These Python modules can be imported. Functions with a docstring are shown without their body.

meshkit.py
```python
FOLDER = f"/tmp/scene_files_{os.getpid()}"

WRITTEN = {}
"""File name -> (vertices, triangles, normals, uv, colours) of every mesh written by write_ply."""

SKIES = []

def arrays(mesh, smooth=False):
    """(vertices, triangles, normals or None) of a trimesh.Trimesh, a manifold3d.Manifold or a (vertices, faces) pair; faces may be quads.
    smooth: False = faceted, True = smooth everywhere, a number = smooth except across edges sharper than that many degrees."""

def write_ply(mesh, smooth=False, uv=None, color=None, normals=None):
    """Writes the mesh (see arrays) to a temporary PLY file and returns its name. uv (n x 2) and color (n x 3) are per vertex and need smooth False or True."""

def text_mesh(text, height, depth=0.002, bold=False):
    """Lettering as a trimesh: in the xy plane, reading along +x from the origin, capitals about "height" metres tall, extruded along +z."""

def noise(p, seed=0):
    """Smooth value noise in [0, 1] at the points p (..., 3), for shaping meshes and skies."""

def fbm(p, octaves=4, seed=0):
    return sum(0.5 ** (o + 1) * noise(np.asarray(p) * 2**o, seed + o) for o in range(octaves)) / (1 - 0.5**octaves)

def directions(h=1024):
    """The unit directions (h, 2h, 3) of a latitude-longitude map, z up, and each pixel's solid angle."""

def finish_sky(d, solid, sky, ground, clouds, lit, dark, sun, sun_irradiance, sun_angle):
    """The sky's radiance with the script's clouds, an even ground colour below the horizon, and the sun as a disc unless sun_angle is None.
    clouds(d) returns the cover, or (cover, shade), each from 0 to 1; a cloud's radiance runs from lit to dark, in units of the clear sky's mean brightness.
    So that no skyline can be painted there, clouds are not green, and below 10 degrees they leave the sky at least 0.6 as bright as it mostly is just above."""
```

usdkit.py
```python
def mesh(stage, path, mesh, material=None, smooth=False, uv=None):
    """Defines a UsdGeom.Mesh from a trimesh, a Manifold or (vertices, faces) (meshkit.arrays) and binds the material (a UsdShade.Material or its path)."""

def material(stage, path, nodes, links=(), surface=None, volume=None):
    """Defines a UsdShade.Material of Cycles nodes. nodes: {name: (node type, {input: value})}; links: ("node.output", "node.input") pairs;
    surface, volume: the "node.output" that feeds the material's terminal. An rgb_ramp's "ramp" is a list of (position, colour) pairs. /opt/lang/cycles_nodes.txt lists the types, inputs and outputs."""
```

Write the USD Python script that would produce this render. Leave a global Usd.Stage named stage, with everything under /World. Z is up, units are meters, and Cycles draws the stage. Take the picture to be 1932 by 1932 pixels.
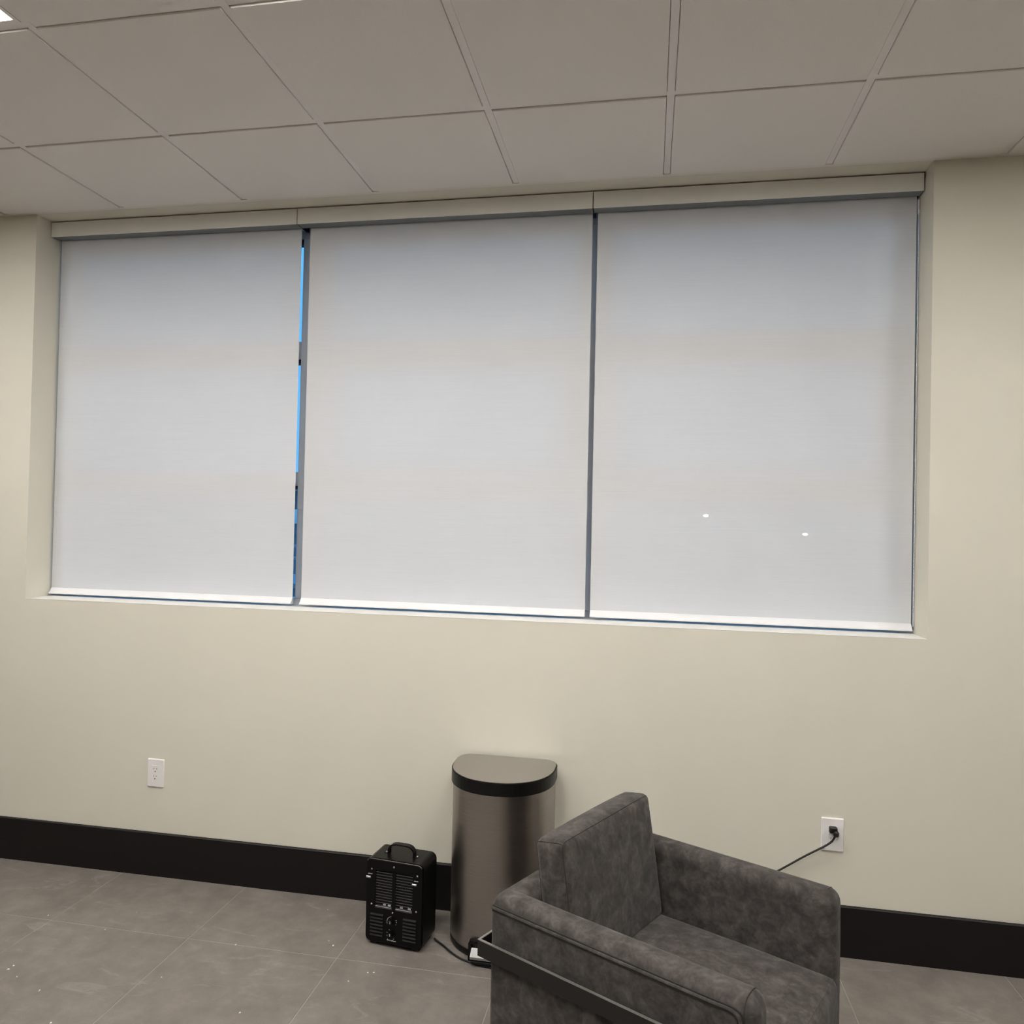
import math
import numpy as np
import trimesh
import manifold3d as m3
import shapely.geometry as sg
import usdkit, meshkit
from pxr import Usd, UsdGeom, UsdLux, UsdShade, Gf, Sdf, Vt

stage = Usd.Stage.CreateInMemory()
UsdGeom.SetStageUpAxis(stage, UsdGeom.Tokens.z)
UsdGeom.SetStageMetersPerUnit(stage, 1.0)
UsdGeom.Xform.Define(stage, '/World')
stage.SetDefaultPrim(stage.GetPrimAtPath('/World'))
rng = np.random.default_rng(7)

# ------------------------------------------------------------------ camera
CAM = np.array([0.0, -3.0473, 1.6108])
ROT = np.array([[0.9836319809943778, -0.01888045685001791, 0.1791972497395278],
                [0.1788721093738447, -0.017707784452386632, -0.9837129677187036],
                [0.0217461365126641, 0.9996649252219078, -0.014040755957217946]])
FPX = 1414.94
cam = UsdGeom.Camera.Define(stage, '/World/camera')
M = np.eye(4); M[:3, :3] = ROT.T; M[3, :3] = CAM
cam.AddTransformOp().Set(Gf.Matrix4d(*M.ravel().tolist()))
cam.CreateHorizontalApertureAttr(36.0); cam.CreateVerticalApertureAttr(36.0)
cam.CreateFocalLengthAttr(36.0 * FPX / 1932.0)
cam.CreateClippingRangeAttr(Gf.Vec2f(0.05, 500))
cam.CreateExposureAttr(0.0)

# ------------------------------------------------------------------ light
LAMP = 28.0            # radiance of the ceiling panels
SKY = 1.3             # dusk sky
usdkit.material(stage, '/World/Looks/dusk_sky', {
    "tc": ("texture_coordinate", {}), "s": ("separate_xyz", {}),
    "r": ("rgb_ramp", {"ramp": [(0.0, (0.16, 0.47, 0.86)), (0.12, (0.125, 0.46, 0.95)), (0.45, (0.11, 0.48, 1.0)), (1.0, (0.06, 0.26, 0.75))]}),
    "b": ("background_shader", {"strength": SKY})},
    [("tc.generated", "s.vector"), ("s.z", "r.fac"), ("r.color", "b.color")], surface="b.background")
dome = UsdLux.DomeLight.Define(stage, '/World/sky')
dome.CreateIntensityAttr(1.0)
UsdShade.MaterialBindingAPI.Apply(dome.GetPrim()).Bind(UsdShade.Material.Get(stage, '/World/Looks/dusk_sky'))

# ------------------------------------------------------------------ measures
H = 3.0116             # ceiling
T = 0.6096             # ceiling grid module
GX0, GY0 = -2.3927, -0.5868
XL, XR, ZS = -2.8576, 1.0354, 1.2059       # window opening in the wall
RX0, RX1, RY0 = -6.4, 4.6, -7.2            # room
BY = 0.145             # plane of the blinds

# ------------------------------------------------------------------ materials
def mat(name, nodes, links=(), surface="p.BSDF"):
    return usdkit.material(stage, '/World/Looks/' + name, nodes, links, surface=surface)

def plain(name, col, rough=0.5, metal=0.0, **kw):
    return mat(name, {"p": ("principled_bsdf", {"base_color": col, "roughness": rough, "metallic": metal, **kw})})

wall_m = mat('wall_paint', {
    "g": ("geometry", {}), "n": ("noise_texture", {"scale": 260.0, "detail": 3.0}),
    "b": ("bump", {"strength": 0.12, "distance": 0.002}),
    "p": ("principled_bsdf", {"base_color": (0.70, 0.67, 0.575), "roughness": 0.62, "specular_ior_level": 0.25})},
    [("g.position", "n.vector"), ("n.fac", "b.height"), ("b.normal", "p.normal")])
tile_m = mat('ceiling_tile', {
    "g": ("geometry", {}), "n": ("noise_texture", {"scale": 420.0, "detail": 4.0}),
    "r": ("rgb_ramp", {"ramp": [(0.3, (0.775, 0.74, 0.70)), (0.6, (0.815, 0.778, 0.737))]}),
    "b": ("bump", {"strength": 0.25, "distance": 0.001}),
    "p": ("principled_bsdf", {"roughness": 0.9, "specular_ior_level": 0.1})},
    [("g.position", "n.vector"), ("n.fac", "r.fac"), ("r.color", "p.base_color"), ("n.fac", "b.height"), ("b.normal", "p.normal")])
grid_m = plain('grid_enamel', (0.78, 0.74, 0.71), 0.45)
deck_m = plain('plenum_deck', (0.25, 0.24, 0.22), 0.9)
base_m = plain('black_vinyl', (0.0066, 0.0048, 0.0052), 0.5, specular_ior_level=0.3)
grout_m = plain('grout', (0.31, 0.287, 0.255), 0.9)
floor_m = mat('floor_porcelain', {
    "g": ("geometry", {}),
    "n1": ("noise_texture", {"scale": 2.3, "detail": 5.0, "roughness": 0.6, "distortion": 0.6}),
    "n2": ("noise_texture", {"scale": 11.0, "detail": 5.0, "roughness": 0.65}),
    "n3": ("noise_texture", {"scale": 300.0, "detail": 2.0}),
    "mp": ("mapping", {"scale": (3.5, 11.0, 1.0)}),
    "n4": ("noise_texture", {"scale": 1.1, "detail": 6.0, "roughness": 0.75, "distortion": 1.2}),
    "r1": ("rgb_ramp", {"ramp": [(0.3, (0.172, 0.152, 0.134)), (0.7, (0.222, 0.198, 0.177))]}),
    "r2": ("rgb_ramp", {"ramp": [(0.35, (0.86, 0.86, 0.86)), (0.7, (1.12, 1.12, 1.12))]}),
    "r3": ("rgb_ramp", {"ramp": [(0.3, (0.93, 0.93, 0.93)), (0.7, (1.06, 1.06, 1.06))]}),
    "r4": ("rgb_ramp", {"ramp": [(0.57, (0.0, 0.0, 0.0)), (0.74, (0.42, 0.42, 0.42))]}),
    "m1": ("mix", {"mix_type": "multiply", "fac": 1.0}), "m2": ("mix", {"mix_type": "multiply", "fac": 1.0}),
    "m3": ("mix", {"mix_type": "mix", "color2": (0.37, 0.355, 0.335)}),
    "p": ("principled_bsdf", {"roughness": 0.5, "specular_ior_level": 0.35})},
    [("g.position", "n1.vector"), ("g.position", "n2.vector"), ("g.position", "n3.vector"), ("g.position", "mp.vector"), ("mp.vector", "n4.vector"),
     ("n1.fac", "r1.fac"), ("n2.fac", "r2.fac"), ("n3.fac", "r3.fac"), ("n4.fac", "r4.fac"),
     ("r1.color", "m1.color1"), ("r2.color", "m1.color2"), ("m1.color", "m2.color1"), ("r3.color", "m2.color2"),
     ("m2.color", "m3.color1"), ("r4.color", "m3.fac"), ("m3.color", "p.base_color")])
trim_m = plain('wall_angle', (0.74, 0.70, 0.62), 0.5)
frame_m = plain('window_aluminium', (0.46, 0.48, 0.50), 0.45, 0.0)
gasket_m = plain('black_gasket', (0.006, 0.006, 0.007), 0.6)
sill_m = plain('sill_sky_tint', (0.78, 0.77, 0.735), 0.5)  # whiter than the wall paint, to carry the sky light on the sill
glass_m = mat('window_glass', {
    "f": ("fresnel", {"IOR": 1.45}), "t": ("transparent_bsdf", {"color": (0.94, 0.97, 0.98)}),
    "g": ("glossy_bsdf", {"color": (1, 1, 1), "roughness": 0.01}), "m": ("mix_closure", {})},
    [("f.fac", "m.fac"), ("t.BSDF", "m.closure1"), ("g.BSDF", "m.closure2")], surface="m.closure")
blind_m = mat('blind_fabric', {
    "g": ("geometry", {}), "mp": ("mapping", {"scale": (1.0, 1.0, 1.0)}),
    "n": ("noise_texture", {"scale": 900.0, "detail": 2.0}),
    "mh": ("mapping", {"scale": (2.0, 1.0, 300.0)}), "nh": ("noise_texture", {"scale": 2.0, "detail": 3.0}),
    "rh": ("rgb_ramp", {"ramp": [(0.3, (0.655, 0.660, 0.675)), (0.7, (0.69, 0.695, 0.71))]}),
    "b": ("bump", {"strength": 0.15, "distance": 0.0006}),
    "d": ("diffuse_bsdf", {}), "l": ("translucent_bsdf", {"color": (0.72, 0.70, 0.68)}),
    "t": ("transparent_bsdf", {"color": (1, 1, 1)}),
    "m1": ("mix_closure", {"fac": 0.07}), "m2": ("mix_closure", {"fac": 0.021})},
    [("g.position", "n.vector"), ("n.fac", "b.height"), ("b.normal", "d.normal"), ("g.position", "mh.vector"), ("mh.vector", "nh.vector"),
     ("nh.fac", "rh.fac"), ("rh.color", "d.color"),
     ("d.BSDF", "m1.closure1"), ("l.BSDF", "m1.closure2"), ("m1.closure", "m2.closure1"), ("t.BSDF", "m2.closure2")], surface="m2.closure")
hem_m = plain('hem_fabric', (0.76, 0.76, 0.775), 0.8, specular_ior_level=0.1)
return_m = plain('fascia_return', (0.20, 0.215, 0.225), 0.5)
fascia_m = plain('fascia_enamel', (0.84, 0.82, 0.77), 0.45, specular_ior_level=0.3)
plate_m = plain('white_plastic', (0.82, 0.80, 0.79), 0.35)
slot_m = plain('socket_hole', (0.10, 0.095, 0.09), 0.7)
black_m = plain('black_rubber', (0.006, 0.006, 0.006), 0.45)
enamel_m = plain('black_enamel', (0.0022, 0.0022, 0.0025), 0.34, specular_ior_level=0.22)
louver_m = plain('louver_enamel', (0.004, 0.004, 0.004), 0.5, specular_ior_level=0.14)
lip_m = plain('lip_enamel', (0.010, 0.010, 0.011), 0.22, specular_ior_level=0.9)
cavity_m = plain('heater_cavity', (0.003, 0.003, 0.003), 0.9)
chrome_m = plain('chrome', (0.62, 0.61, 0.60), 0.28, 1.0)
wire_m = plain('grille_wire', (0.14, 0.14, 0.145), 0.4, 0.8)
coil_m = plain('heating_coil', (0.07, 0.045, 0.034), 0.5, 0.7)
ceramic_m = plain('ceramic', (0.62, 0.60, 0.56), 0.5)
mark_m = plain('white_print', (0.55, 0.54, 0.53), 0.5)
steel_m = mat('brushed_steel', {
    "g": ("geometry", {}), "mp": ("mapping", {"scale": (3.0, 3.0, 420.0)}), "n": ("noise_texture", {"scale": 4.0, "detail": 4.0}),
    "r": ("rgb_ramp", {"ramp": [(0.3, (0.285, 0.285, 0.285)), (0.7, (0.315, 0.315, 0.315))]}),
    "t": ("tangent", {"direction_type": "radial", "axis": "z"}),
    "p": ("principled_bsdf", {"base_color": (0.43, 0.402, 0.38), "metallic": 1.0, "roughness": 0.3, "anisotropic": 0.8})},
    [("g.position", "mp.vector"), ("mp.vector", "n.vector"), ("n.fac", "r.fac"), ("r.color", "p.roughness"), ("t.tangent", "p.tangent")])
lidtop_m = plain('lid_steel', (0.41, 0.385, 0.36), 0.42, 0.85)
lid_m = plain('black_lid_plastic', (0.0035, 0.0035, 0.0035), 0.42, specular_ior_level=0.3)
pedal_m = plain('pedal_steel', (0.30, 0.295, 0.29), 0.42, 0.85)
suede_m = mat('grey_suede', {
    "g": ("geometry", {}),
    "n1": ("noise_texture", {"scale": 22.0, "detail": 5.0, "roughness": 0.62, "distortion": 0.5}),
    "n2": ("noise_texture", {"scale": 85.0, "detail": 4.0, "roughness": 0.6}),
    "n3": ("noise_texture", {"scale": 700.0, "detail": 2.0}),
    "r1": ("rgb_ramp", {"ramp": [(0.28, (0.034, 0.0297, 0.0273)), (0.5, (0.062, 0.0545, 0.0503)), (0.72, (0.108, 0.0955, 0.088))]}),
    "r2": ("rgb_ramp", {"ramp": [(0.3, (0.8, 0.8, 0.8)), (0.7, (1.2, 1.2, 1.2))]}),
    "m": ("mix", {"mix_type": "multiply", "fac": 1.0}),
    "b": ("bump", {"strength": 0.25, "distance": 0.0008}),
    "p": ("principled_bsdf", {"roughness": 0.85, "specular_ior_level": 0.12, "sheen_weight": 0.12, "sheen_roughness": 0.5})},
    [("g.position", "n1.vector"), ("g.position", "n2.vector"), ("g.position", "n3.vector"), ("n1.fac", "r1.fac"), ("n2.fac", "r2.fac"),
     ("r1.color", "m.color1"), ("r2.color", "m.color2"), ("m.color", "p.base_color"), ("n3.fac", "b.height"), ("b.normal", "p.normal")])
welt_m = plain('seam_thread', (0.018, 0.016, 0.015), 0.8)
band_m = plain('bronze_bar', (0.0095, 0.008, 0.0075), 0.3, 0.0, specular_ior_level=0.5)
edge_m = plain('edge_highlight', (0.42, 0.40, 0.38), 0.4, 0.85)  # pale metal that puts the bar's top highlight into its colour
chip_m = plain('white_chip', (0.75, 0.72, 0.66), 0.8)
lens_m = mat('lamp_diffuser', {"e": ("emission", {"color": (1.0, 0.968, 0.925), "strength": LAMP})}, surface="e.emission")
asphalt_m = mat('asphalt', {"g": ("geometry", {}), "n": ("noise_texture", {"scale": 0.6, "detail": 5.0}),
    "r": ("rgb_ramp", {"ramp": [(0.3, (0.03, 0.034, 0.04)), (0.7, (0.06, 0.066, 0.075))]}), "p": ("principled_bsdf", {"roughness": 0.8})},
    [("g.position", "n.vector"), ("n.fac", "r.fac"), ("r.color", "p.base_color")])
concrete_m = plain('pale_concrete', (0.30, 0.31, 0.32), 0.8)
facade_m = plain('office_facade', (0.13, 0.17, 0.18), 0.7)
farglass_m = plain('office_glass', (0.55, 0.58, 0.6), 0.12, 0.9)
hedge_m = plain('hedge_leaves', (0.02, 0.035, 0.02), 0.9)
pole_m = plain('lamp_pole', (0.08, 0.08, 0.085), 0.5, 0.5)
streetlamp_m = mat('street_lamp_light', {"e": ("emission", {"color": (1.0, 0.97, 0.92), "strength": 220.0})}, surface="e.emission")

# ------------------------------------------------------------------ helpers
used = {}
def path_for(name, parent=None):
    base = '/World' if parent is None else str(parent.GetPath())
    k = used.get((base, name), 0); used[(base, name)] = k + 1
    return f'{base}/{name}' + (f'_{k:03d}' if k else '')

def tag(prim, label=None, cat=None, group=None, kind=None):
    for k, v in (('label', label), ('category', cat), ('group', group), ('kind', kind)):
        if v: prim.SetCustomDataByKey(k, v)
    return prim

def thing(name, label=None, cat=None, loc=(0, 0, 0), rz=0.0, group=None, kind=None, parent=None):
    x = UsdGeom.Xform.Define(stage, path_for(name, parent))
    if any(loc) or rz:
        x.AddTranslateOp().Set(Gf.Vec3d(*map(float, loc))); x.AddRotateZOp().Set(float(rz))
    return tag(x.GetPrim(), label, cat, group, kind)

def obj(name, mesh, material, parent=None, smooth=False, label=None, cat=None, group=None, kind=None):
    p = usdkit.mesh(stage, path_for(name, parent), mesh, material, smooth=smooth).GetPrim()
    return tag(p, label, cat, group, kind)

def cat(*ms):
    return trimesh.util.concatenate([m for m in ms])

def tm(man):
    me = man.to_mesh()
    return trimesh.Trimesh(np.array(me.vert_properties[:, :3]), np.array(me.tri_verts), process=False)

def box(x0, x1, y0, y1, z0, z1):
    m = trimesh.creation.box(extents=(x1 - x0, y1 - y0, z1 - z0))
    m.apply_translation(((x0 + x1) / 2, (y0 + y1) / 2, (z0 + z1) / 2)); return m

def bevel_box(x0, x1, y0, y1, z0, z1, b):
    pts = []
    for sx, X in ((1, x0), (-1, x1)):
        for sy, Y in ((1, y0), (-1, y1)):
            for sz, Z in ((1, z0), (-1, z1)):
                pts += [(X + sx * b, Y + sy * b, Z), (X + sx * b, Y, Z + sz * b), (X, Y + sy * b, Z + sz * b)]
    return trimesh.Trimesh(np.array(pts)).convex_hull

def cyl(p0, p1, r, n=20):
    return trimesh.creation.cylinder(radius=r, segment=(p0, p1), sections=n)

def soft_box(sx, sy, sz, r, n=20, crown=(0, 0, 0), wob=0.0, seed=0):
    """rounded box about the origin; crown bulges the x, y, z faces."""
    m = trimesh.creation.box(extents=(2, 2, 2))
    for _ in range(5): m = m.subdivide()
    v = np.array(m.vertices)
    h = np.array([sx, sy, sz]) / 2
    # crowd vertices to the edges so that the rounding is well sampled
    v = np.sign(v) * (1 - (1 - np.abs(v)) ** 1.7)
    q = v * h
    inner = np.clip(q, -(h - r), h - r)
    d = q - inner
    L = np.linalg.norm(d, axis=1, keepdims=True)
    p = np.where(L > 1e-9, inner + d / np.maximum(L, 1e-9) * np.minimum(r, np.max(np.abs(d), axis=1, keepdims=True)), q)
    s = p / h
    f = 1 - np.clip(np.abs(s), 0, 1) ** 2.4
    p[:, 0] += np.sign(s[:, 0]) * crown[0] * f[:, 1] * f[:, 2] * np.abs(s[:, 0])
    p[:, 1] += np.sign(s[:, 1]) * crown[1] * f[:, 0] * f[:, 2] * np.abs(s[:, 1])
    p[:, 2] += np.sign(s[:, 2]) * crown[2] * f[:, 0] * f[:, 1] * np.abs(s[:, 2])
    if wob:
        p += wob * (np.stack([meshkit.fbm(p * 7 + 11 * k, 3, seed + k) for k in range(3)], 1) - 0.5)
    return trimesh.Trimesh(p, m.faces, process=False)

def smooth_path(pts, n=60, closed=False):
    from scipy.interpolate import CubicSpline
    pts = np.asarray(pts, float)
    if closed: pts = np.vstack([pts, pts[:1]])
    t = np.r_[0, np.cumsum(np.linalg.norm(np.diff(pts, axis=0), axis=1))]
    cs = CubicSpline(t, pts, bc_type='periodic' if closed else 'natural')
    return cs(np.linspace(0, t[-1], n))

def tube(path, r, n=10):
    path = np.asarray(path, float)
    tan = np.gradient(path, axis=0); tan /= np.linalg.norm(tan, axis=1, keepdims=True)
    up = np.array([0, 0, 1.0]) if abs(tan[0][2]) < 0.9 else np.array([1.0, 0, 0])
    a = np.cross(tan[0], up); a /= np.linalg.norm(a)
    V = []
    for p, t in zip(path, tan):
        a = a - t * (a @ t); a /= np.linalg.norm(a)
        b = np.cross(t, a)
        for k in range(n):
            c = 2 * math.pi * k / n
            V.append(p + r * (math.cos(c) * a + math.sin(c) * b))
    F = []
    m = len(path)
    for i in range(m - 1):
        for k in range(n):
            k2 = (k + 1) % n
            F += [(i * n + k, i * n + k2, (i + 1) * n + k2), (i * n + k, (i + 1) * n + k2, (i + 1) * n + k)]
    V += [path[0], path[-1]]
    for k in range(n):
        k2 = (k + 1) % n
        F += [(m * n, k2, k), (m * n + 1, (m - 1) * n + k, (m - 1) * n + k2)]
    return trimesh.Trimesh(np.array(V), np.array(F), process=False)

def extrude_y(poly, y0, y1):
    """a shapely polygon in (x, z), extruded from y0 to y1."""
    m = trimesh.creation.extrude_polygon(poly, y1 - y0, engine='earcut')
    v = np.array(m.vertices); v = np.stack([v[:, 0], y1 - v[:, 2], v[:, 1]], 1)
    return trimesh.Trimesh(v, m.faces, process=False)

def extrude_x(poly, x0, x1):
    """a shapely polygon in (y, z), extruded from x0 to x1."""
    m = trimesh.creation.extrude_polygon(poly, x1 - x0, engine='earcut')
    v = np.array(m.vertices); v = np.stack([v[:, 2] + x0, v[:, 0], v[:, 1]], 1)
    return trimesh.Trimesh(v, m.faces, process=False)

def moved(m, R=None, t=None):
    m = m.copy()
    if R is not None:
        A = np.eye(4); A[:3, :3] = R; m.apply_transform(A)
    if t is not None: m.apply_translation(t)
    return m

# ================================================================== THE ROOM
TOP = H + 0.14
# wall with the window
poly = sg.box(RX0, 0, RX1, TOP).difference(sg.box(XL, ZS, XR, H))
obj('wall_back', extrude_y(poly, 0.0, 0.30), wall_m, kind='structure', label='beige painted wall with the deep window recess', cat='wall')
obj('wall_left', box(RX0 - 0.12, RX0, RY0, 0.30, 0, TOP), wall_m, kind='structure', label='beige painted side wall left of the frame', cat='wall')
obj('wall_right', box(RX1, RX1 + 0.12, RY0, 0.30, 0, TOP), wall_m, kind='structure', label='beige painted side wall right of the frame', cat='wall')
obj('wall_front', box(RX0 - 0.12, RX1 + 0.12, RY0 - 0.12, RY0, 0, TOP), wall_m, kind='structure', label='beige painted wall behind the camera', cat='wall')

def baseboard(name, x0, x1, label):
    prof = sg.Polygon([(0, 0), (-0.015, 0), (-0.015, 0.186), (-0.0125, 0.1885), (0, 0.1885)])
    obj(name, extrude_x(prof, x0, x1), base_m, kind='structure', label=label, cat='baseboard')
baseboard('baseboard_back', RX0, RX1, 'tall black baseboard along the bottom of the window wall')
obj('baseboard_left', box(RX0, RX0 + 0.015, RY0 + 0.015, -0.015, 0, 0.1885), base_m, kind='structure', label='tall black baseboard on the left side wall', cat='baseboard')
obj('baseboard_right', box(RX1 - 0.015, RX1, RY0 + 0.015, -0.015, 0, 0.1885), base_m, kind='structure', label='tall black baseboard on the right side wall', cat='baseboard')
obj('baseboard_front', box(RX0, RX1, RY0, RY0 + 0.015, 0, 0.1885), base_m, kind='structure', label='tall black baseboard behind the camera', cat='baseboard')

# floor: a grout bed and tiles
TP, TX, TY = 0.6006, -1.6954, -0.4281
floor = thing('floor', 'grey brown concrete look porcelain tile floor', 'floor', kind='structure')
obj('grout_bed', box(RX0 - 0.12, RX1 + 0.12, RY0 - 0.12, 0.30, -0.12, -0.0012), grout_m, floor)
J = 0.0017
xs = [TX + TP * k for k in range(-9, 12)]
ys = [TY + TP * k for k in range(1, -12, -1)]
for i in range(len(xs) - 1):
    for j in range(len(ys) - 1):
        x0, x1 = max(xs[i] + J, RX0), min(xs[i + 1] - J, RX1)
        y0, y1 = max(ys[j + 1] + J, RY0), min(ys[j] - J, 0.0)
        if x1 - x0 < 0.02 or y1 - y0 < 0.02: continue
        dz = rng.uniform(-0.0003, 0.0)
        obj('floor_tile', bevel_box(x0, x1, y0, y1, -0.010, dz, 0.0007), floor_m, floor)

# ceiling: deck, tees and tiles
ceiling = thing('ceiling', 'suspended ceiling of square white tiles in a metal grid', 'ceiling', kind='structure')
obj('deck', box(RX0 - 0.12, RX1 + 0.12, RY0 - 0.12, 0.30, TOP, TOP + 0.1), deck_m, ceiling)
gx = [GX0 + T * k for k in range(-8, 14)]
gx = [x for x in gx if RX0 + 0.02 < x < RX1 - 0.02]
gy = [GY0 - T * k for k in range(0, 11)]
gy = [y for y in gy if y > RY0 + 0.02]
for x in gx:
    obj('main_tee', box(x - 0.012, x + 0.012, RY0, -0.004, H + 0.002, H + 0.030), grid_m, ceiling)
ex = [RX0] + gx + [RX1]
ey = [0.0] + gy + [RY0]
for y in gy:
    for a, b in zip(ex[:-1], ex[1:]):
        obj('cross_tee', box(a + 0.0121, b - 0.0121, y - 0.012, y + 0.012, H + 0.0023, H + 0.030), grid_m, ceiling)
LAMPS = [(-2.3927, 2), (-1.1735, 2), (-3.6119, 2), (0.0457, 2), (1.8745, 2), (-1.1735, 5), (0.0457, 5)]   # (left grid line, row)
for i in range(len(ex) - 1):
    for j in range(len(ey) - 1):
        if any(abs(ex[i] - lx) < 0.01 and j == lr for lx, lr in LAMPS): continue
        x0, x1, y1, y0 = ex[i] + 0.0135, ex[i + 1] - 0.0135, ey[j] - (0.0235 if j == 0 else 0.0135), ey[j + 1] + 0.0135
        if x1 - x0 < 0.03 or y1 - y0 < 0.03: continue
        sag = rng.uniform(-0.0006, 0.0006)
        obj('ceiling_tile', bevel_box(x0, x1, y0, y1, H - 0.003 + sag, H + 0.016, 0.0022), tile_m, ceiling)
obj('trim_1', box(RX0, RX1, -0.022, -0.0005, H, H + 0.0025), trim_m, kind='structure', label='thin metal wall angle where ceiling meets window wall', cat='trim')

def lamp(lx, row, label, group=None):
    y1 = GY0 - T * (row - 1)
    t = thing('ceiling_light', label, 'ceiling light', (lx + T / 2, y1 - T / 2, H), group=group)
    h = T / 2 - 0.0135
    o, i = sg.box(-h, -h, h, h), sg.box(-h + 0.013, -h + 0.013, h - 0.013, h - 0.013)
    fr = trimesh.creation.extrude_polygon(o.difference(i), 0.03, engine='earcut'); fr.apply_translation((0, 0, 0.001))
    obj('frame', fr, grid_m, t)
    obj('diffuser', box(-h + 0.0131, h - 0.0131, -h + 0.0131, h - 0.0131, 0.003, 0.012), lens_m, t)
    obj('housing', box(-h + 0.0131, h - 0.0131, -h + 0.0131, h - 0.0131, 0.0125, 0.055), grid_m, t)
lamp(*LAMPS[0], 'square flat ceiling light panel whose lit corner shows at the top left')
lamp(*LAMPS[1], 'square flat ceiling light panel just above the frame, second from the left')
lamp(*LAMPS[2], 'square flat ceiling light panel outside the frame, leftmost of the row')
lamp(*LAMPS[3], 'square flat ceiling light panel above the frame, over the armchair')
lamp(*LAMPS[4], 'square flat ceiling light panel outside the frame, rightmost of the row')
lamp(*LAMPS[5], 'added fill light, an unseen square flat ceiling panel behind the camera, the left one of two')  # two unseen panels added to brighten the lower middle of the wall
lamp(*LAMPS[6], 'added fill light, an unseen square flat ceiling panel behind the camera, the right one of two')

# ================================================================== WINDOW
win = thing('window_1', 'wide aluminium window of nine panes behind the roller blinds', 'window', kind='structure')
FY0, FY1 = 0.205, 0.285
zt, zb = 2.916, 1.236
def bar(name, x0, x1, z0, z1, y0=FY0, y1=FY1, m=frame_m): return obj(name, bevel_box(x0, x1, y0, y1, z0, z1, 0.002), m, win)
bar('frame', XL + 0.001, XL + 0.048, ZS + 0.001, H - 0.001); bar('frame', XR - 0.048, XR - 0.001, ZS + 0.001, H - 0.001)
bar('frame', XL + 0.0485, XR - 0.0485, zt, H - 0.001); bar('frame', XL + 0.0485, XR - 0.0485, ZS + 0.001, zb)
MU = [(-1.607, -1.475), (-0.305, -0.185)]
for a, b in MU: bar('mullion', a, b, zb + 0.0005, zt - 0.0005, FY0 - 0.004, FY1)
obj('added_sill_slab', bevel_box(XL + 0.0005, XR - 0.0005, -0.001, FY0 - 0.0005, ZS + 0.0002, ZS + 0.0026, 0.0008), sill_m, win)  # added slab; its pale colour stands for sky light on painted wall
cols = [(XL + 0.0485, MU[0][0]), (MU[0][1], MU[1][0]), (MU[1][1], XR - 0.0485)]
TR = [(2.351, 2.433), (1.760, 1.824)]
for a, b in cols:
    for z0, z1 in TR:
        bar('transom', a + 0.0005, b - 0.0005, z0, z1)
        obj('gasket', box(a + 0.001, b - 0.001, FY0 + 0.012, FY1 - 0.01, z0 - 0.014, z0 - 0.0005), gasket_m, win)
    obj('gasket', box(a + 0.001, b - 0.001, FY0 + 0.012, FY1 - 0.01, zt - 0.014, zt - 0.0005), gasket_m, win)
    for k, (z0, z1) in enumerate(((TR[0][1], zt - 0.0145), (TR[1][1], TR[0][0] - 0.0145), (zb, TR[1][0] - 0.0145))):
        obj('pane', box(a + 0.001, b - 0.001, 0.250, 0.256, z0 + 0.0005, z1 - 0.0005), glass_m, win)
        if k == 1 and a > -2:                                     # vent sash in the middle row
            o = sg.box(a + 0.002, z0 + 0.001, b - 0.002, z1 - 0.001)
            i = sg.box(a + 0.045, z0 + 0.045, b - 0.085, z1 - 0.02)
            obj('sash', extrude_y(o.difference(i), 0.257, 0.282), frame_m, win)

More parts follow.
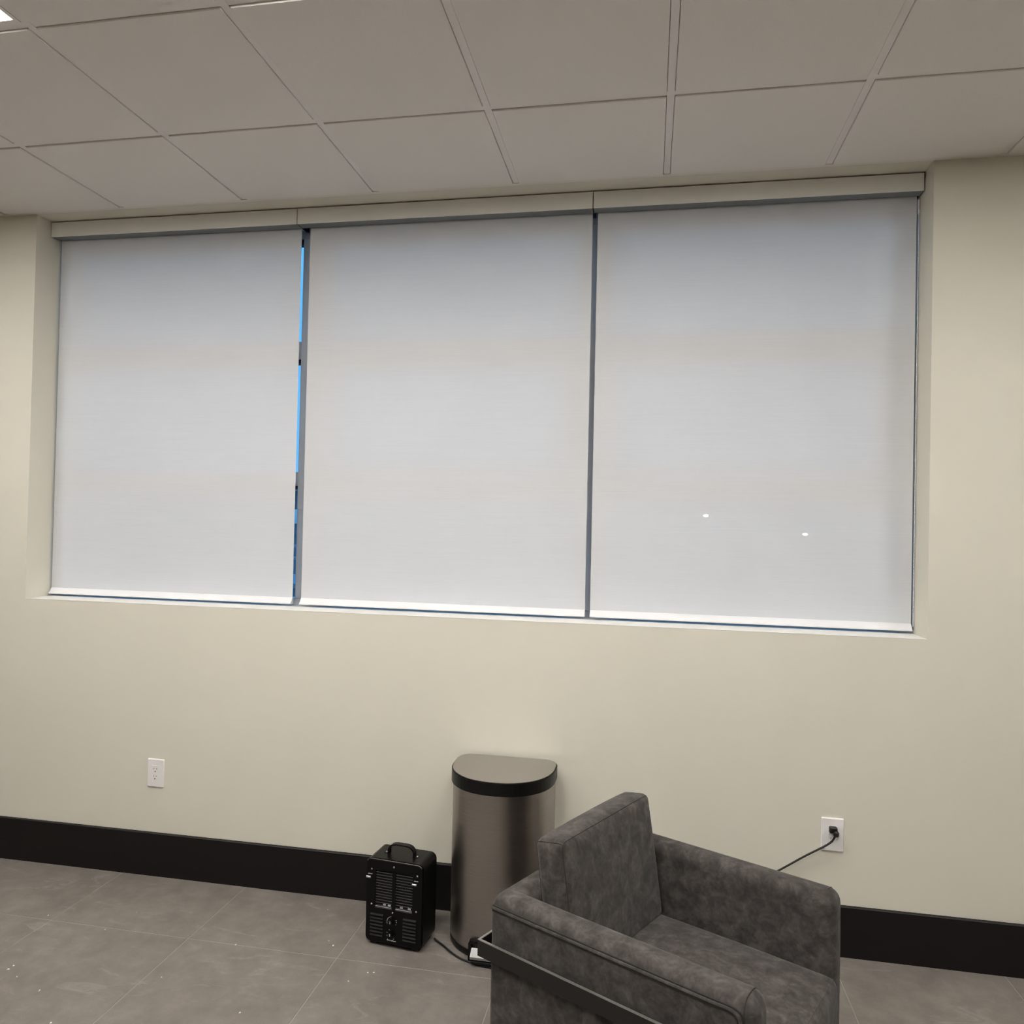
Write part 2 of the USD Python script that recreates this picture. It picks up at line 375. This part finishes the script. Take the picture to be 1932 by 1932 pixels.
# ================================================================== BLINDS
blinds = [(-2.848, -1.590, -2.8705, -1.5875, 'left roller blind, narrowest of the three, a slit of sky at its right edge'),
          (-1.548, -0.2585, -1.5840, -0.2555, 'middle roller blind of pale grey fabric pulled down over the window'),
          (-0.2365, 1.0235, -0.2520, 1.0305, 'right roller blind of pale grey fabric with the bead chain beside it')]
ZH = 1.219
for n, (x0, x1, f0, f1, lab) in enumerate(blinds):
    t = thing('roller_blind', lab, 'window blind')
    f0 = max(f0, XL + 0.004)
    # fascia: an L of sheet metal
    r = 0.006
    L = [(0.086, H - 0.0055), (0.086, 2.9395), (0.0868, 2.9380), (0.0882, 2.9372), (0.0905, 2.9372), (0.0905, H - 0.0055)]
    obj('fascia', extrude_x(sg.Polygon(L), f0, f1), fascia_m, t)
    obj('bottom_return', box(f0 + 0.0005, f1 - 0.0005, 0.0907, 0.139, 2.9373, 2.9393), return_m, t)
    ends = [sg.Polygon([(0.0908, H - 0.006), (0.0908, 2.9396), (0.2, 2.9396), (0.2, H - 0.006)])]
    obj('end_bracket', extrude_x(ends[0], f0 + 0.0005, f0 + 0.003), gasket_m, t)
    obj('end_bracket', extrude_x(ends[0], f1 - 0.003, f1 - 0.0005), gasket_m, t)
    obj('roller_tube', cyl((x0, BY + 0.024, 2.962), (x1, BY + 0.024, 2.962), 0.0215, 32), hem_m, t, smooth=30)
    # fabric with a very slight wave
    nx, nz = 24, 40
    gxv, gzv = np.meshgrid(np.linspace(x0, x1, nx), np.linspace(ZH + 0.028, 2.962, nz), indexing='ij')
    wav = 0.0022 * (meshkit.fbm(np.stack([gxv * 1.3, gzv * 0.5, np.full_like(gxv, n * 9.1)], -1), 2, 3) - 0.5)
    wav *= np.clip((2.9 - gzv) / 0.3, 0, 1) * np.clip((gzv - 1.26) / 0.2, 0, 1)
    V = np.stack([gxv, BY + wav, gzv], -1).reshape(-1, 3)
    idx = np.arange(nx * nz).reshape(nx, nz)
    Fq = np.stack([idx[:-1, :-1], idx[1:, :-1], idx[1:, 1:], idx[:-1, 1:]], -1).reshape(-1, 4)
    obj('fabric', (V, Fq), blind_m, t, smooth=True)
    hp = sg.Polygon([(BY - 0.0008, ZH + 0.0285), (BY - 0.012, ZH + 0.012), (BY - 0.020, ZH + 0.004), (BY - 0.019, ZH), (BY + 0.004, ZH), (BY + 0.003, ZH + 0.0285)])
    obj('hem_bar', extrude_x(hp, x0, x1), hem_m, t)
    if n == 2:
        br = cat(box(1.0265, 1.0325, BY - 0.004, BY + 0.012, 2.885, 2.925), box(1.0262, 1.0338, BY - 0.006, BY + 0.002, 2.868, 2.884))
        obj('chain_bracket', br, plate_m, t)
        zz = np.linspace(1.235, 2.93, 60)
        ch = [tube(np.stack([np.full_like(zz, 1.0303), np.full_like(zz, BY - 0.003), zz], 1), 0.0011, 6)]
        for z in np.arange(1.24, 2.87, 0.012):
            s = trimesh.creation.icosphere(subdivisions=1, radius=0.0021); s.apply_translation((1.0303, BY - 0.003, z)); ch.append(s)
        obj('bead_chain', cat(*ch), plate_m, t, kind='stuff')

# ================================================================== OUTLETS
def rect(w, h, r=0.003):
    return sg.box(-w / 2 + r, -h / 2 + r, w / 2 - r, h / 2 - r).buffer(r, 4)
def outlet(x, z, label):
    t = thing('wall_outlet', label, 'power outlet', (x, 0, z))
    w, h = 0.0815, 0.125
    pl = trimesh.convex.convex_hull(np.vstack([extrude_y(rect(w, h), -0.002, 0.0).vertices, extrude_y(rect(w - 0.006, h - 0.006), -0.0062, -0.002).vertices]))
    obj('cover_plate', pl, plate_m, t, smooth=25)
    obj('receptacle', extrude_y(rect(0.0335, 0.0675, 0.002), -0.0078, -0.0060), plate_m, t)
    for s in (1, -1):
        zc = s * 0.0165
        obj('slot', box(-0.0078, -0.0056, -0.0079, -0.0070, zc - 0.0005, zc + 0.0075), slot_m, t)
        obj('slot', box(0.0052, 0.0074, -0.0079, -0.0070, zc + 0.0005, zc + 0.0070), slot_m, t)
        obj('ground_hole', cyl((-0.0006, -0.0079, zc - 0.0085), (-0.0006, -0.0070, zc - 0.0085), 0.0030, 14), slot_m, t)
    return t
outlet(-2.1525, 0.4535, 'white wall outlet with both sockets empty, at the left')
outlet(0.7105, 0.4515, 'white wall outlet with a black plug in it, above the armchair')

# ================================================================== WASTE BIN
BX, BYB = -0.5405, -0.022           # middle of the flat back
def d_shape(w, d, rc, n=40):
    """flat back at y=0, bowed front at y=-d, corners rounded."""
    a = np.linspace(0, math.pi, n)
    s = 0.33 * d
    pts = [(-w / 2 * math.copysign(abs(math.cos(q)) ** 0.92, math.cos(q)), -s - (d - s) * math.sin(q) ** 0.92) for q in a]
    p = sg.Polygon(pts + [(w / 2, 0), (-w / 2, 0)]).buffer(0)
    return p.buffer(-rc, 12).buffer(rc, 12)
def up(poly, z0, z1):
    m = trimesh.creation.extrude_polygon(poly, z1 - z0, engine='earcut'); m.apply_translation((0, 0, z0)); return m
binn = thing('waste_bin', 'tall brushed steel pedal bin with black rimmed half round lid', 'waste bin', (BX, BYB, 0))
foot = d_shape(0.395, 0.31, 0.055); foot = sg.Polygon(foot.exterior.simplify(0.0004))
def outline(poly, k=160):
    L = poly.exterior.length
    return np.array([poly.exterior.interpolate(L * i / k).coords[0] for i in range(k)])
body_o = outline(foot)
def shell(levels):
    """levels: (inset, z) rings of the D outline, lofted and capped."""
    c = body_o.mean(0); V = []; k = len(body_o)
    for ins, z in levels:
        o = outline(foot.buffer(-ins, 8), k) if ins else body_o
        if ins: o = np.array([o[np.argmin(((o - p) ** 2).sum(1))] for p in body_o])
        V += [(x, y, z) for x, y in o]
    V = np.array(V); F = []
    m = len(levels)
    for i in range(m - 1):
        for j in range(k):
            j2 = (j + 1) % k
            F += [(i * k + j, i * k + j2, (i + 1) * k + j2), (i * k + j, (i + 1) * k + j2, (i + 1) * k + j)]
    V = np.vstack([V, [(*c, levels[0][1]), (*c, levels[-1][1])]])
    for j in range(k):
        j2 = (j + 1) % k
        F += [(m * k, j2, j), (m * k + 1, (m - 1) * k + j, (m - 1) * k + j2)]
    t = trimesh.Trimesh(V, np.array(F), process=False)
    if t.volume < 0: t.invert()
    return t
obj('body', shell([(0.003, 0.024), (0.0, 0.030), (0.0, 0.60), (0.0, 0.616)]), steel_m, binn, smooth=40)
obj('base_ring', shell([(0.006, 0.0), (0.001, 0.006), (0.001, 0.0235)]), lid_m, binn, smooth=40)
rim = foot.buffer(0.0065, 12)
lid = cat(up(rim.difference(foot.buffer(-0.004)), 0.606, 0.6165), up(rim, 0.6166, 0.6505), up(rim.buffer(-0.002, 8), 0.6506, 0.6535))
obj('lid_rim', lid, lid_m, binn, smooth=40)
obj('lid_panel', cat(up(rim.buffer(-0.0045, 8), 0.6536, 0.6556)), lidtop_m, binn, smooth=30)
# pedal housing: a black arch round the pedal, low on the front
fy = -0.31
ho = sg.box(-0.085, 0.0, 0.085, 0.074).buffer(0)
arch = sg.box(-0.081, 0.0, 0.081, 0.073).buffer(-0.012).buffer(0.012).union(sg.box(-0.081, 0, 0.081, 0.03)).difference(sg.box(-0.071, 0.0225, 0.071, 0.064).buffer(-0.006).buffer(0.006))
obj('pedal_surround', extrude_y(arch, fy - 0.009, fy + 0.03), lid_m, binn)
pp = sg.Polygon([(fy + 0.0, 0.028), (fy - 0.012, 0.052), (fy - 0.018, 0.055), (fy - 0.046, 0.0365), (fy - 0.048, 0.029), (fy - 0.02, 0.020)])
obj('pedal', extrude_x(pp, -0.066, 0.066), pedal_m, binn)
obj('pedal_pad', bevel_box(-0.064, 0.064, fy - 0.044, fy - 0.015, 0.0095, 0.0215, 0.003), lid_m, binn)

# ================================================================== HEATER
HW, HD, HH = 0.236, 0.128, 0.325
heater = thing('space_heater', 'small black metal utility heater with wire grille on the floor', 'heater', (-0.9085, -0.262, 0), -6.5)
hw, hd = HW / 2, HD / 2
prof = sg.box(-hw + 0.024, 0.010 + 0.024, hw - 0.024, HH - 0.024).buffer(0.024, 8)
obj('body', extrude_y(prof, -hd + 0.008, hd), enamel_m, heater, smooth=35)
face = prof.buffer(-0.004, 8)
g0, g1, gz0, gz1 = -0.077, 0.077, 0.142, 0.284        # grille opening
facem = extrude_y(face.difference(sg.box(g0, gz0, g1, gz1)), -hd, -hd + 0.0078)
obj('front_panel', facem, enamel_m, heater, smooth=35)
lipo = np.array(prof.buffer(-0.0022, 8).segmentize(0.02).exterior.coords)
lipo = lipo[lipo[:, 1] > HH - 0.012]; lipo = lipo[np.argsort(lipo[:, 0])]; lipo = lipo[np.r_[True, np.diff(lipo[:, 0]) > 1e-5]]
obj('front_lip', tube(np.stack([lipo[:, 0], np.full(len(lipo), -hd + 0.0005), lipo[:, 1]], 1), 0.0032, 8), lip_m, heater, smooth=True)
obj('cavity', cat(box(g0 + 0.0005, g1 - 0.0005, -hd + 0.0066, -hd + 0.0076, gz0 + 0.0005, gz1 - 0.0005)), cavity_m, heater)
for k in range(13):
    z = gz1 - 0.008 - k * 0.0103
    for a, b in ((-0.075, -0.007), (0.007, 0.075)):
        obj('grille_wire', cyl((a, -hd + 0.001, z), (b, -hd + 0.001, z), 0.00125, 8), wire_m, heater)
obj('grille_bar', box(-0.0068, 0.0068, -hd - 0.002, -hd + 0.004, gz0, gz1), enamel_m, heater)
for s in (-1, 1):
    obj('grille_sill', bevel_box(min(s * 0.008, s * 0.075), max(s * 0.008, s * 0.075), -hd - 0.003, -hd + 0.003, gz0 + 0.001, gz0 + 0.0085, 0.001), wire_m, heater)
    th = np.linspace(0, 2 * math.pi * 9, 220)
    for zc in (0.185, 0.225):
        coil = np.stack([s * 0.012 + s * 0.058 * th / th[-1], -hd + 0.0045 + 0.0018 * np.cos(th), zc + 0.006 * np.sin(th)], 1)
        obj('heating_coil', tube(coil, 0.0007, 5), coil_m, heater)
for x, z in ((-0.04, 0.155), (-0.020, 0.155), (0.030, 0.155), (0.062, 0.155)):
    obj('insulator', bevel_box(x - 0.006, x + 0.006, -hd + 0.003, -hd + 0.0062, z - 0.0035, z + 0.0035, 0.001), ceramic_m, heater)
for x, z in ((-0.002, 0.303), (-0.094, 0.284), (0.094, 0.284), (-0.092, 0.152), (0.092, 0.152), (-0.004, 0.132)):
    s = trimesh.creation.icosphere(subdivisions=2, radius=0.0036); s.apply_scale((1, 0.55, 1)); s.apply_translation((x, -hd, z))
    obj('screw', s, chrome_m, heater, smooth=True)
for x, z in ((-0.106, 0.253), (0.083, 0.251), (-0.099, 0.266), (0.091, 0.2655)):
    big = z < 0.26
    obj('grille_clip', bevel_box(x - 0.0095, x + 0.0095, -hd - 0.004, -hd + 0.001, z - (0.0036 if big else 0.0017), z + (0.0036 if big else 0.0017), 0.0012), chrome_m if big else wire_m, heater)
for cx in (-0.068, 0.067):
    for k in range(7):
        z = 0.117 - k * 0.0128
        lv = sg.Polygon([(-hd + 0.001, z + 0.004), (-hd - 0.0055, z - 0.0018), (-hd - 0.0045, z - 0.0034), (-hd + 0.001, z - 0.0034)])
        obj('louver', extrude_x(lv, cx - 0.0265, cx + 0.0265), louver_m, heater)
for z, r in ((0.098, 0.0165), (0.052, 0.0150)):
    c = cyl((-0.006, -hd + 0.001, z), (-0.006, -hd - 0.004, z), r, 28)
    kn = cat(c, cyl((-0.006, -hd - 0.004, z), (-0.006, -hd - 0.016, z), r * 0.62, 24))
    k_ = obj('knob', kn, enamel_m, heater, smooth=35)
    obj('pointer', box(-0.0072, -0.0048, -hd - 0.0166, -hd - 0.0155, z, z + r * 0.6), mark_m, k_)
tick = []
for q in range(9):                                       # dial marks left of the upper knob
    a = math.radians(100 + q * 15); rr = 0.0195
    tick.append((-0.006 + rr * math.cos(a), 0.098 + rr * math.sin(a)))
for q in (-25, 0, 20): tick.append((-0.006 + 0.0195 * math.cos(math.radians(q)), 0.1 + 0.0195 * math.sin(math.radians(q))))
for q in (120, 165, 200, 250, 300): tick.append((-0.006 + 0.0185 * math.cos(math.radians(q)), 0.052 + 0.0185 * math.sin(math.radians(q))))
obj('dial_marks', cat(*[box(x - 0.0013, x + 0.0013, -hd - 0.0006, -hd + 0.0005, z - 0.0013, z + 0.0013) for x, z in tick]), mark_m, heater, kind='stuff')
lg = smooth_path([(-0.024, -hd - 0.0007, 0.0285), (-0.021, -hd - 0.0007, 0.0325), (-0.0185, -hd - 0.0007, 0.0275), (-0.015, -hd - 0.0007, 0.0305), (-0.0115, -hd - 0.0007, 0.0275), (-0.008, -hd - 0.0007, 0.0305),
                  (-0.0045, -hd - 0.0007, 0.0275), (-0.001, -hd - 0.0007, 0.030), (0.003, -hd - 0.0007, 0.0275), (0.008, -hd - 0.0007, 0.0282), (0.013, -hd - 0.0007, 0.028)], 70)
obj('script_badge', tube(lg, 0.0012, 6), mark_m, heater)
hx = 0.052
hp = smooth_path([(-hx, 0.0, HH - 0.001), (-hx - 0.001, 0.0, HH + 0.012), (-hx + 0.008, 0.0, HH + 0.030), (-hx + 0.022, 0.0, HH + 0.0365), (0, 0.0, HH + 0.0375), (hx - 0.022, 0.0, HH + 0.0365), (hx - 0.008, 0.0, HH + 0.030), (hx + 0.001, 0.0, HH + 0.012), (hx, 0.0, HH - 0.001)], 50)
ribs = []
tn = np.gradient(hp, axis=0); tn /= np.linalg.norm(tn, axis=1, keepdims=True)
nr = np.cross(tn, (0, 1, 0))
Vh = []
for p, n_ in zip(hp, nr):
    for a, b in ((-1, -1), (1, -1), (1, 1), (-1, 1)):
        Vh.append(p + np.array([0, 1, 0]) * 0.0110 * a + n_ * 0.0024 * b)
Fh = []
for i in range(len(hp) - 1):
    for k in range(4):
        k2 = (k + 1) % 4
        Fh.append((i * 4 + k, i * 4 + k2, (i + 1) * 4 + k2, (i + 1) * 4 + k))
hm = trimesh.Trimesh(np.array(Vh), np.vstack([np.array(Fh)[:, [0, 1, 2]], np.array(Fh)[:, [0, 2, 3]]]), process=False)
if hm.volume < 0: hm.invert()
obj('handle', hm, enamel_m, heater, smooth=30)
for s in (-1, 1):
    obj('handle_tab', bevel_box(s * 0.060 - 0.010, s * 0.060 + 0.010, -0.008, 0.008, HH - 0.0005, HH + 0.0018, 0.0006), enamel_m, heater)
    sc = trimesh.creation.icosphere(subdivisions=2, radius=0.0038); sc.apply_scale((1, 1, 0.6)); sc.apply_translation((s * 0.064, 0, HH + 0.0022))
    obj('screw', sc, chrome_m, heater, smooth=True)
for sx in (-1, 1):
    obj('foot', box(sx * 0.085 - 0.014, sx * 0.085 + 0.014, -hd + 0.012, hd - 0.006, 0.0, 0.0105), black_m, heater)
# its cord: along the floor and the foot of the bin to behind the chair
rc = 0.0040
hcord = thing('heater_cord', 'black heater cord lying on the floor along the foot of the bin', 'power cord')
hpath = [(-0.779, -0.2415, 0.0105), (-0.768, -0.246, 0.006), (-0.745, -0.262, rc), (-0.70, -0.302, rc), (-0.64, -0.343, rc), (-0.56, -0.364, rc), (-0.47, -0.385, rc), (-0.40, -0.398, rc), (-0.355, -0.400, rc)]
obj('cable', tube(smooth_path(hpath, 120), 0.0036, 10), black_m, hcord, smooth=True)
obj('plug', bevel_box(-0.357, -0.325, -0.412, -0.388, 0.0005, 0.022, 0.004), black_m, hcord)  # added plug, half of a made-up join in the single cord
# upper run of the heater cord up to the outlet; the join is made up
cord = thing('upper_heater_cord', 'thin black cord rising behind the armchair to its plug in the right outlet', 'extension cord')
room_path = [(-0.295, -0.400, rc), (-0.25, -0.37, rc), (-0.16, -0.28, rc), (-0.02, -0.17, rc), (0.14, -0.075, rc),
             (0.24, -0.055, 0.012), (0.31, -0.045, 0.07), (0.38, -0.033, 0.18), (0.4575, -0.03, 0.2701), (0.4996, -0.03, 0.2987), (0.553, -0.03, 0.3343), (0.6097, -0.03, 0.373), (0.6718, -0.03, 0.412), (0.7072, -0.031, 0.4433), (0.7165, -0.035, 0.468)]
obj('cable', tube(smooth_path(room_path, 220), 0.0036, 10), black_m, cord, smooth=True)
obj('added_connector', bevel_box(-0.3245, -0.285, -0.413, -0.387, 0.0005, 0.024, 0.004), black_m, cord)  # other half of the made-up join, unseen behind the chair
obj('plug', cat(bevel_box(0.6955, 0.7235, -0.030, -0.0081, 0.4640, 0.4860, 0.003), bevel_box(0.7055, 0.7260, -0.0445, -0.0135, 0.4560, 0.4770, 0.005)), black_m, cord)

# ================================================================== ARMCHAIR
ANG = -27.6
ca, sa = math.cos(math.radians(ANG)), math.sin(math.radians(ANG))
chair = thing('armchair', 'low boxy armchair in dark grey mottled suede with loose cushions', 'armchair', (-0.402, -1.043, 0), ANG)
# chair's own axes: x forward along the arms, y across towards the wall, z up; origin at the near back corner
CL, CW, AH, AT = 0.728, 0.693, 0.600, 0.092
def arm(y0, name='arm'):
    m = soft_box(CL - 0.002, AT, AH - 0.05, 0.036, crown=(0.002, 0.0015, 0.0))
    v = np.array(m.vertices); d = v[:, 0] - v[:, 0].min(); r = 0.036
    v[:, 0] = np.where(d < r, d / 2, r / 2 + (d - r) * (CL + 0.004 - r / 2) / (CL - r)) - CL / 2 - 0.004      # crisper corner at the back
    m.vertices = v
    m.apply_translation((CL / 2, y0 + AT / 2, 0.05 + (AH - 0.05) / 2))
    return obj(name, m, suede_m, chair, smooth=True)
near, far = arm(0.0), arm(CW - AT)
bk = soft_box(AT, CW - 0.004, AH - 0.052, 0.036); bv = np.array(bk.vertices) * (1, 0.998, 1); bd = bv[:, 0] + AT / 2; bv[:, 0] = np.where(bd < 0.036, bd / 3, 0.012 + (bd - 0.036) * (AT - 0.012) / (AT - 0.036)) - AT / 2; bk.vertices = bv; bk.apply_translation((AT / 2 - 0.003, CW / 2, 0.05 + (AH - 0.052) / 2))
obj('backrest', bk, suede_m, chair, smooth=True)
bs = soft_box(CL - AT - 0.008, CW - 2 * AT - 0.002, 0.19, 0.012); bs.apply_translation((AT + (CL - AT) / 2 - 0.006, CW / 2, 0.05 + 0.095))
obj('seat_base', bs, suede_m, chair, smooth=True)
SC = (0.115, 0.742)
st = soft_box(SC[1] - SC[0], CW - 2 * AT - 0.003, 0.135, 0.026, crown=(0.010, 0, 0.022), wob=0.004, seed=3)
st.apply_translation(((SC[0] + SC[1]) / 2, CW / 2, 0.241 + 0.0675 + 0.017))
seat = obj('seat_cushion', st, suede_m, chair, smooth=True)
# seam round the top front edge of the seat cushion
def seam_on(pts, parent, r=0.0011, n=80, m=welt_m, name='seam'):
    return obj(name, tube(smooth_path(pts, n), r, 6), m, parent)
# back cushion: leans on the backrest
bc = soft_box(0.098, CW - 2 * AT - 0.010, 0.374, 0.024, crown=(0.010, 0.003, 0.008), wob=0.004, seed=9)
tilt = math.radians(-9.6)
R = np.array([[math.cos(tilt), 0, math.sin(tilt)], [0, 1, 0], [-math.sin(tilt), 0, math.cos(tilt)]])
BCC = np.array([0.149, CW / 2 - 0.002, 0.566])
bcm = moved(bc, R, BCC)
back_c = obj('back_cushion', bcm, suede_m, chair, smooth=True)
# seams where the faces meet the boxing, laid on the surface
def on_surface(mesh, P):
    q, _, _ = trimesh.proximity.closest_point(mesh, P); return q
a_, b_ = (CW - 2 * AT - 0.010) / 2, 0.374 / 2
for lx in (0.049, -0.049):
    P = np.array(sg.box(-a_ + 0.026, -b_ + 0.026, a_ - 0.026, b_ - 0.026).buffer(0.026, 10).segmentize(0.02).exterior.coords)
    obj('seam', tube(on_surface(bcm, np.stack([np.full(len(P), lx), P[:, 0], P[:, 1]], 1) @ R.T + BCC), 0.0011, 6), welt_m, back_c)
for s_y in (-1, 1):                                       # boxing seam across the top corners
    P = np.stack([np.linspace(-0.05, 0.05, 16), np.full(16, s_y * a_), np.full(16, b_)], 1)
    obj('seam', tube(on_surface(bcm, P @ R.T + BCC), 0.0012, 6), welt_m, back_c)
hs, ws = (SC[1] - SC[0]) / 2, (CW - 2 * AT - 0.003) / 2
P = np.stack([np.full(60, SC[1]), np.linspace(CW / 2 - ws, CW / 2 + ws, 60), np.full(60, 0.376 + 0.026)], 1)
obj('seam', tube(on_surface(st, P), 0.0016, 6), suede_m, seat)

# welts on the near arm: two lines just under the rounded top, turning down at the front; and on the far arm
def welts(yo, sgn, parent):
    for dz, m, r in ((0.0, welt_m, 0.0021), (-0.0066, suede_m, 0.0046), (-0.0132, welt_m, 0.0019)):
        z = AH - 0.023 + dz
        x1 = CL - 0.026 + dz
        yi = yo + sgn * max(0.0, 0.0022 + dz * 0.2)
        pts = [(0.008, yi, z), (0.2, yi - sgn * 0.0005, z), (0.45, yi - sgn * 0.0005, z), (x1 - 0.05, yi - sgn * 0.0005, z), (x1 - 0.014, yo, z - 0.001), (x1 - 0.003, yo, z - 0.008), (x1, yo, z - 0.022), (x1, yo - sgn * 0.001, 0.40), (x1, yo, 0.10)]
        t_ = np.array(pts)
        seg = np.vstack([smooth_path(t_[:4], 30), smooth_path(t_[3:7], 16)[1:], smooth_path(t_[6:], 20)[1:]])
        obj('welt', tube(seg, r, 8), m, parent)
welts(0.0005, 1, near); welts(CW - 0.0005, -1, far)
# arch seam across the front end of each arm
for y0, par in ((0.0, near), (CW - AT, far)):
    yc = y0 + AT / 2
    A = [(CL - 0.026, y0 - 0.0003, 0.30), (CL - 0.026, y0 - 0.0006, AH - 0.055), (CL - 0.027, y0 + 0.004, AH - 0.022), (CL - 0.028, y0 + 0.014, AH - 0.0085), (CL - 0.028, y0 + 0.030, AH - 0.0012), (CL - 0.028, yc, AH - 0.0002),
         (CL - 0.028, y0 + AT - 0.030, AH - 0.0012), (CL - 0.028, y0 + AT - 0.014, AH - 0.0085), (CL - 0.027, y0 + AT - 0.004, AH - 0.022), (CL - 0.026, y0 + AT + 0.0006, AH - 0.055), (CL - 0.026, y0 + AT, 0.42)]
    if y0 > 0: A = A[5:8] + [(CL - 0.027, y0 + AT - 0.004, AH - 0.022), (CL - 0.026, y0 + AT + 0.0006, AH - 0.055), (CL - 0.026, y0 + AT, 0.30)]
    obj('seam', tube(smooth_path(A, 80), 0.0012, 6), welt_m, par)
# flat metal bar round back and sides at mid height
bo, bt, bz0, bz1 = 0.016, 0.006, 0.441, 0.483
outer = sg.box(-bo - bt, -bo - bt, CL - 0.03, CW + bo + bt)
inner = sg.box(-bo, -bo, CL + 0.1, CW + bo)
ring = outer.difference(inner)
m = trimesh.creation.extrude_polygon(ring, bz1 - bz0, engine='earcut'); m.apply_translation((0, 0, bz0))
bar_ = obj('metal_band', m, band_m, chair)
m = trimesh.creation.extrude_polygon(ring.buffer(0.0003), 0.0022, engine='earcut'); m.apply_translation((0, 0, bz1 + 0.0001))
obj('edge', m, edge_m, bar_, label='added pale strip standing for the light reflected off the top of the metal band')  # added strip for light glinting along the bar
for x, y in ((0.08, None), (0.36, None), (0.64, None)):
    for s in (0, 1):
        yy0, yy1 = ((-bo - 0.0005, 0.003) if s == 0 else (CW - 0.003, CW + bo + 0.0005))
        obj('standoff', box(x - 0.012, x + 0.012, yy0, yy1, bz0 + 0.010, bz1 - 0.010), band_m, bar_)
for x in (0.045, CL - 0.06):
    for y in (0.045, CW - 0.045):
        obj('leg', bevel_box(x - 0.02, x + 0.02, y - 0.02, y + 0.02, 0.0, 0.052, 0.003), band_m, chair)

# ================================================================== CHIPS ON THE FLOOR
def floor_point(u, v):
    d = ROT @ np.array([(u - 966) / FPX, -(v - 966) / FPX, -1.0]); return CAM + d * (-CAM[2] / d[2])
chips = [(92, 1727, 5, 'near the left edge just in front of the first grout line'), (199, 1754, 5, 'right beside the long grout line, left half'), (16, 1829, 6, 'largest of the three at the far left edge'),
         (26, 1822, 4, 'topmost of the three at the far left edge'), (75, 1869, 6, 'alone below the left edge cluster'), (258, 1722, 4, 'nearest the outlet side baseboard, left of the diagonal joint'),
         (445, 1783, 4, 'just in front of the crossing of two joints'), (618, 1717, 4, 'between the heater and baseboard, to its left'), (629, 1784, 5, 'lower of two left of the heater base'),
         (694, 1835, 4, 'left one of the pair in front of the heater'), (706, 1835, 5, 'right one of the pair in front of the heater'), (657, 1852, 4, 'just below left of the pair before the heater'),
         (452, 1911, 5, 'nearest the bottom edge, middle of the floor'), (305, 1844, 3, 'smallest one, alone in the middle of a tile'), (96, 1930, 5, 'at the bottom edge of the picture, far left'),
         (620, 1776, 5, 'upper of two left of the heater base'), (32, 1843, 3, 'lowest of the three at the far left edge')]
base_chip = None
for u, v, s, where in chips:
    p = floor_point(u, v); r = 0.00095 * s
    k = 7
    a = np.sort(rng.uniform(0, 2 * math.pi, k)); rad = r * rng.uniform(0.55, 1.1, k)
    pts = np.vstack([np.stack([rad * np.cos(a), rad * np.sin(a), np.zeros(k)], 1), np.stack([0.6 * rad * np.cos(a), 0.6 * rad * np.sin(a), np.full(k, 0.0022)], 1)])
    pts += [p[0], p[1], 0.0002]
    obj('paint_chip', trimesh.Trimesh(pts).convex_hull, chip_m, label='tiny white chip, ' + where, cat='debris', group='white debris chips scattered on the floor')

# ================================================================== OUTSIDE
GZ = -0.16
obj('car_park', box(-120, 60, 0.31, 160, GZ - 0.1, GZ), asphalt_m, kind='structure', label='dark asphalt car park outside the window', cat='ground')
obj('sidewalk', bevel_box(-60, 30, 14.4, 17.3, GZ, GZ + 0.14, 0.02), concrete_m, label='pale concrete sidewalk nearest the window outside', cat='sidewalk')
obj('kerb', bevel_box(-70, 40, 26.0, 26.35, GZ, GZ + 0.14, 0.02), concrete_m, label='nearer of the two pale kerbs across the car park', cat='kerb')
obj('kerb', bevel_box(-80, 50, 38.5, 39.1, GZ, GZ + 0.15, 0.02), concrete_m, label='farther of the two pale kerbs across the car park', cat='kerb')
off = thing('office_building', 'low dark office building with a window band beyond the car park', 'building')
obj('wall', box(-110, 40, 70, 82, GZ, 4.4), facade_m, off)
obj('roof', box(-110.4, 40.4, 69.6, 82.4, 4.4, 4.8), concrete_m, off)
for k in range(24):
    obj('window', box(-100 + 5.4 * k, -100 + 5.4 * k + 4.6, 69.9, 70.01, 1.0, 2.5), farglass_m, off)
def street_lamp(u, v, Y, label, r):
    d = ROT @ np.array([(u - 966) / FPX, -(v - 966) / FPX, -1.0]); p = CAM + d * (Y - CAM[1]) / d[1]
    t = thing('street_lamp', label, 'street lamp', (p[0], p[1], GZ))
    z = p[2] - GZ
    obj('pole', cyl((0, 0.25, 0), (0, 0.25, z + 0.15), 0.06, 12), pole_m, t)
    obj('lamp_head', bevel_box(-0.25, 0.25, -0.15, 0.32, z + 0.09, z + 0.22, 0.02), pole_m, t)
    s = trimesh.creation.icosphere(subdivisions=2, radius=r); s.apply_scale((1.5, 1, 0.8)); s.apply_translation((0, 0, z))
    obj('bulb', s, streetlamp_m, t, smooth=True)
street_lamp(1332, 973, 30, 'lit outdoor lamp shining through the right blind, the brighter left point', 0.068)
street_lamp(1519, 1008, 34, 'lit outdoor lamp shining through the right blind, the fainter right point', 0.072)
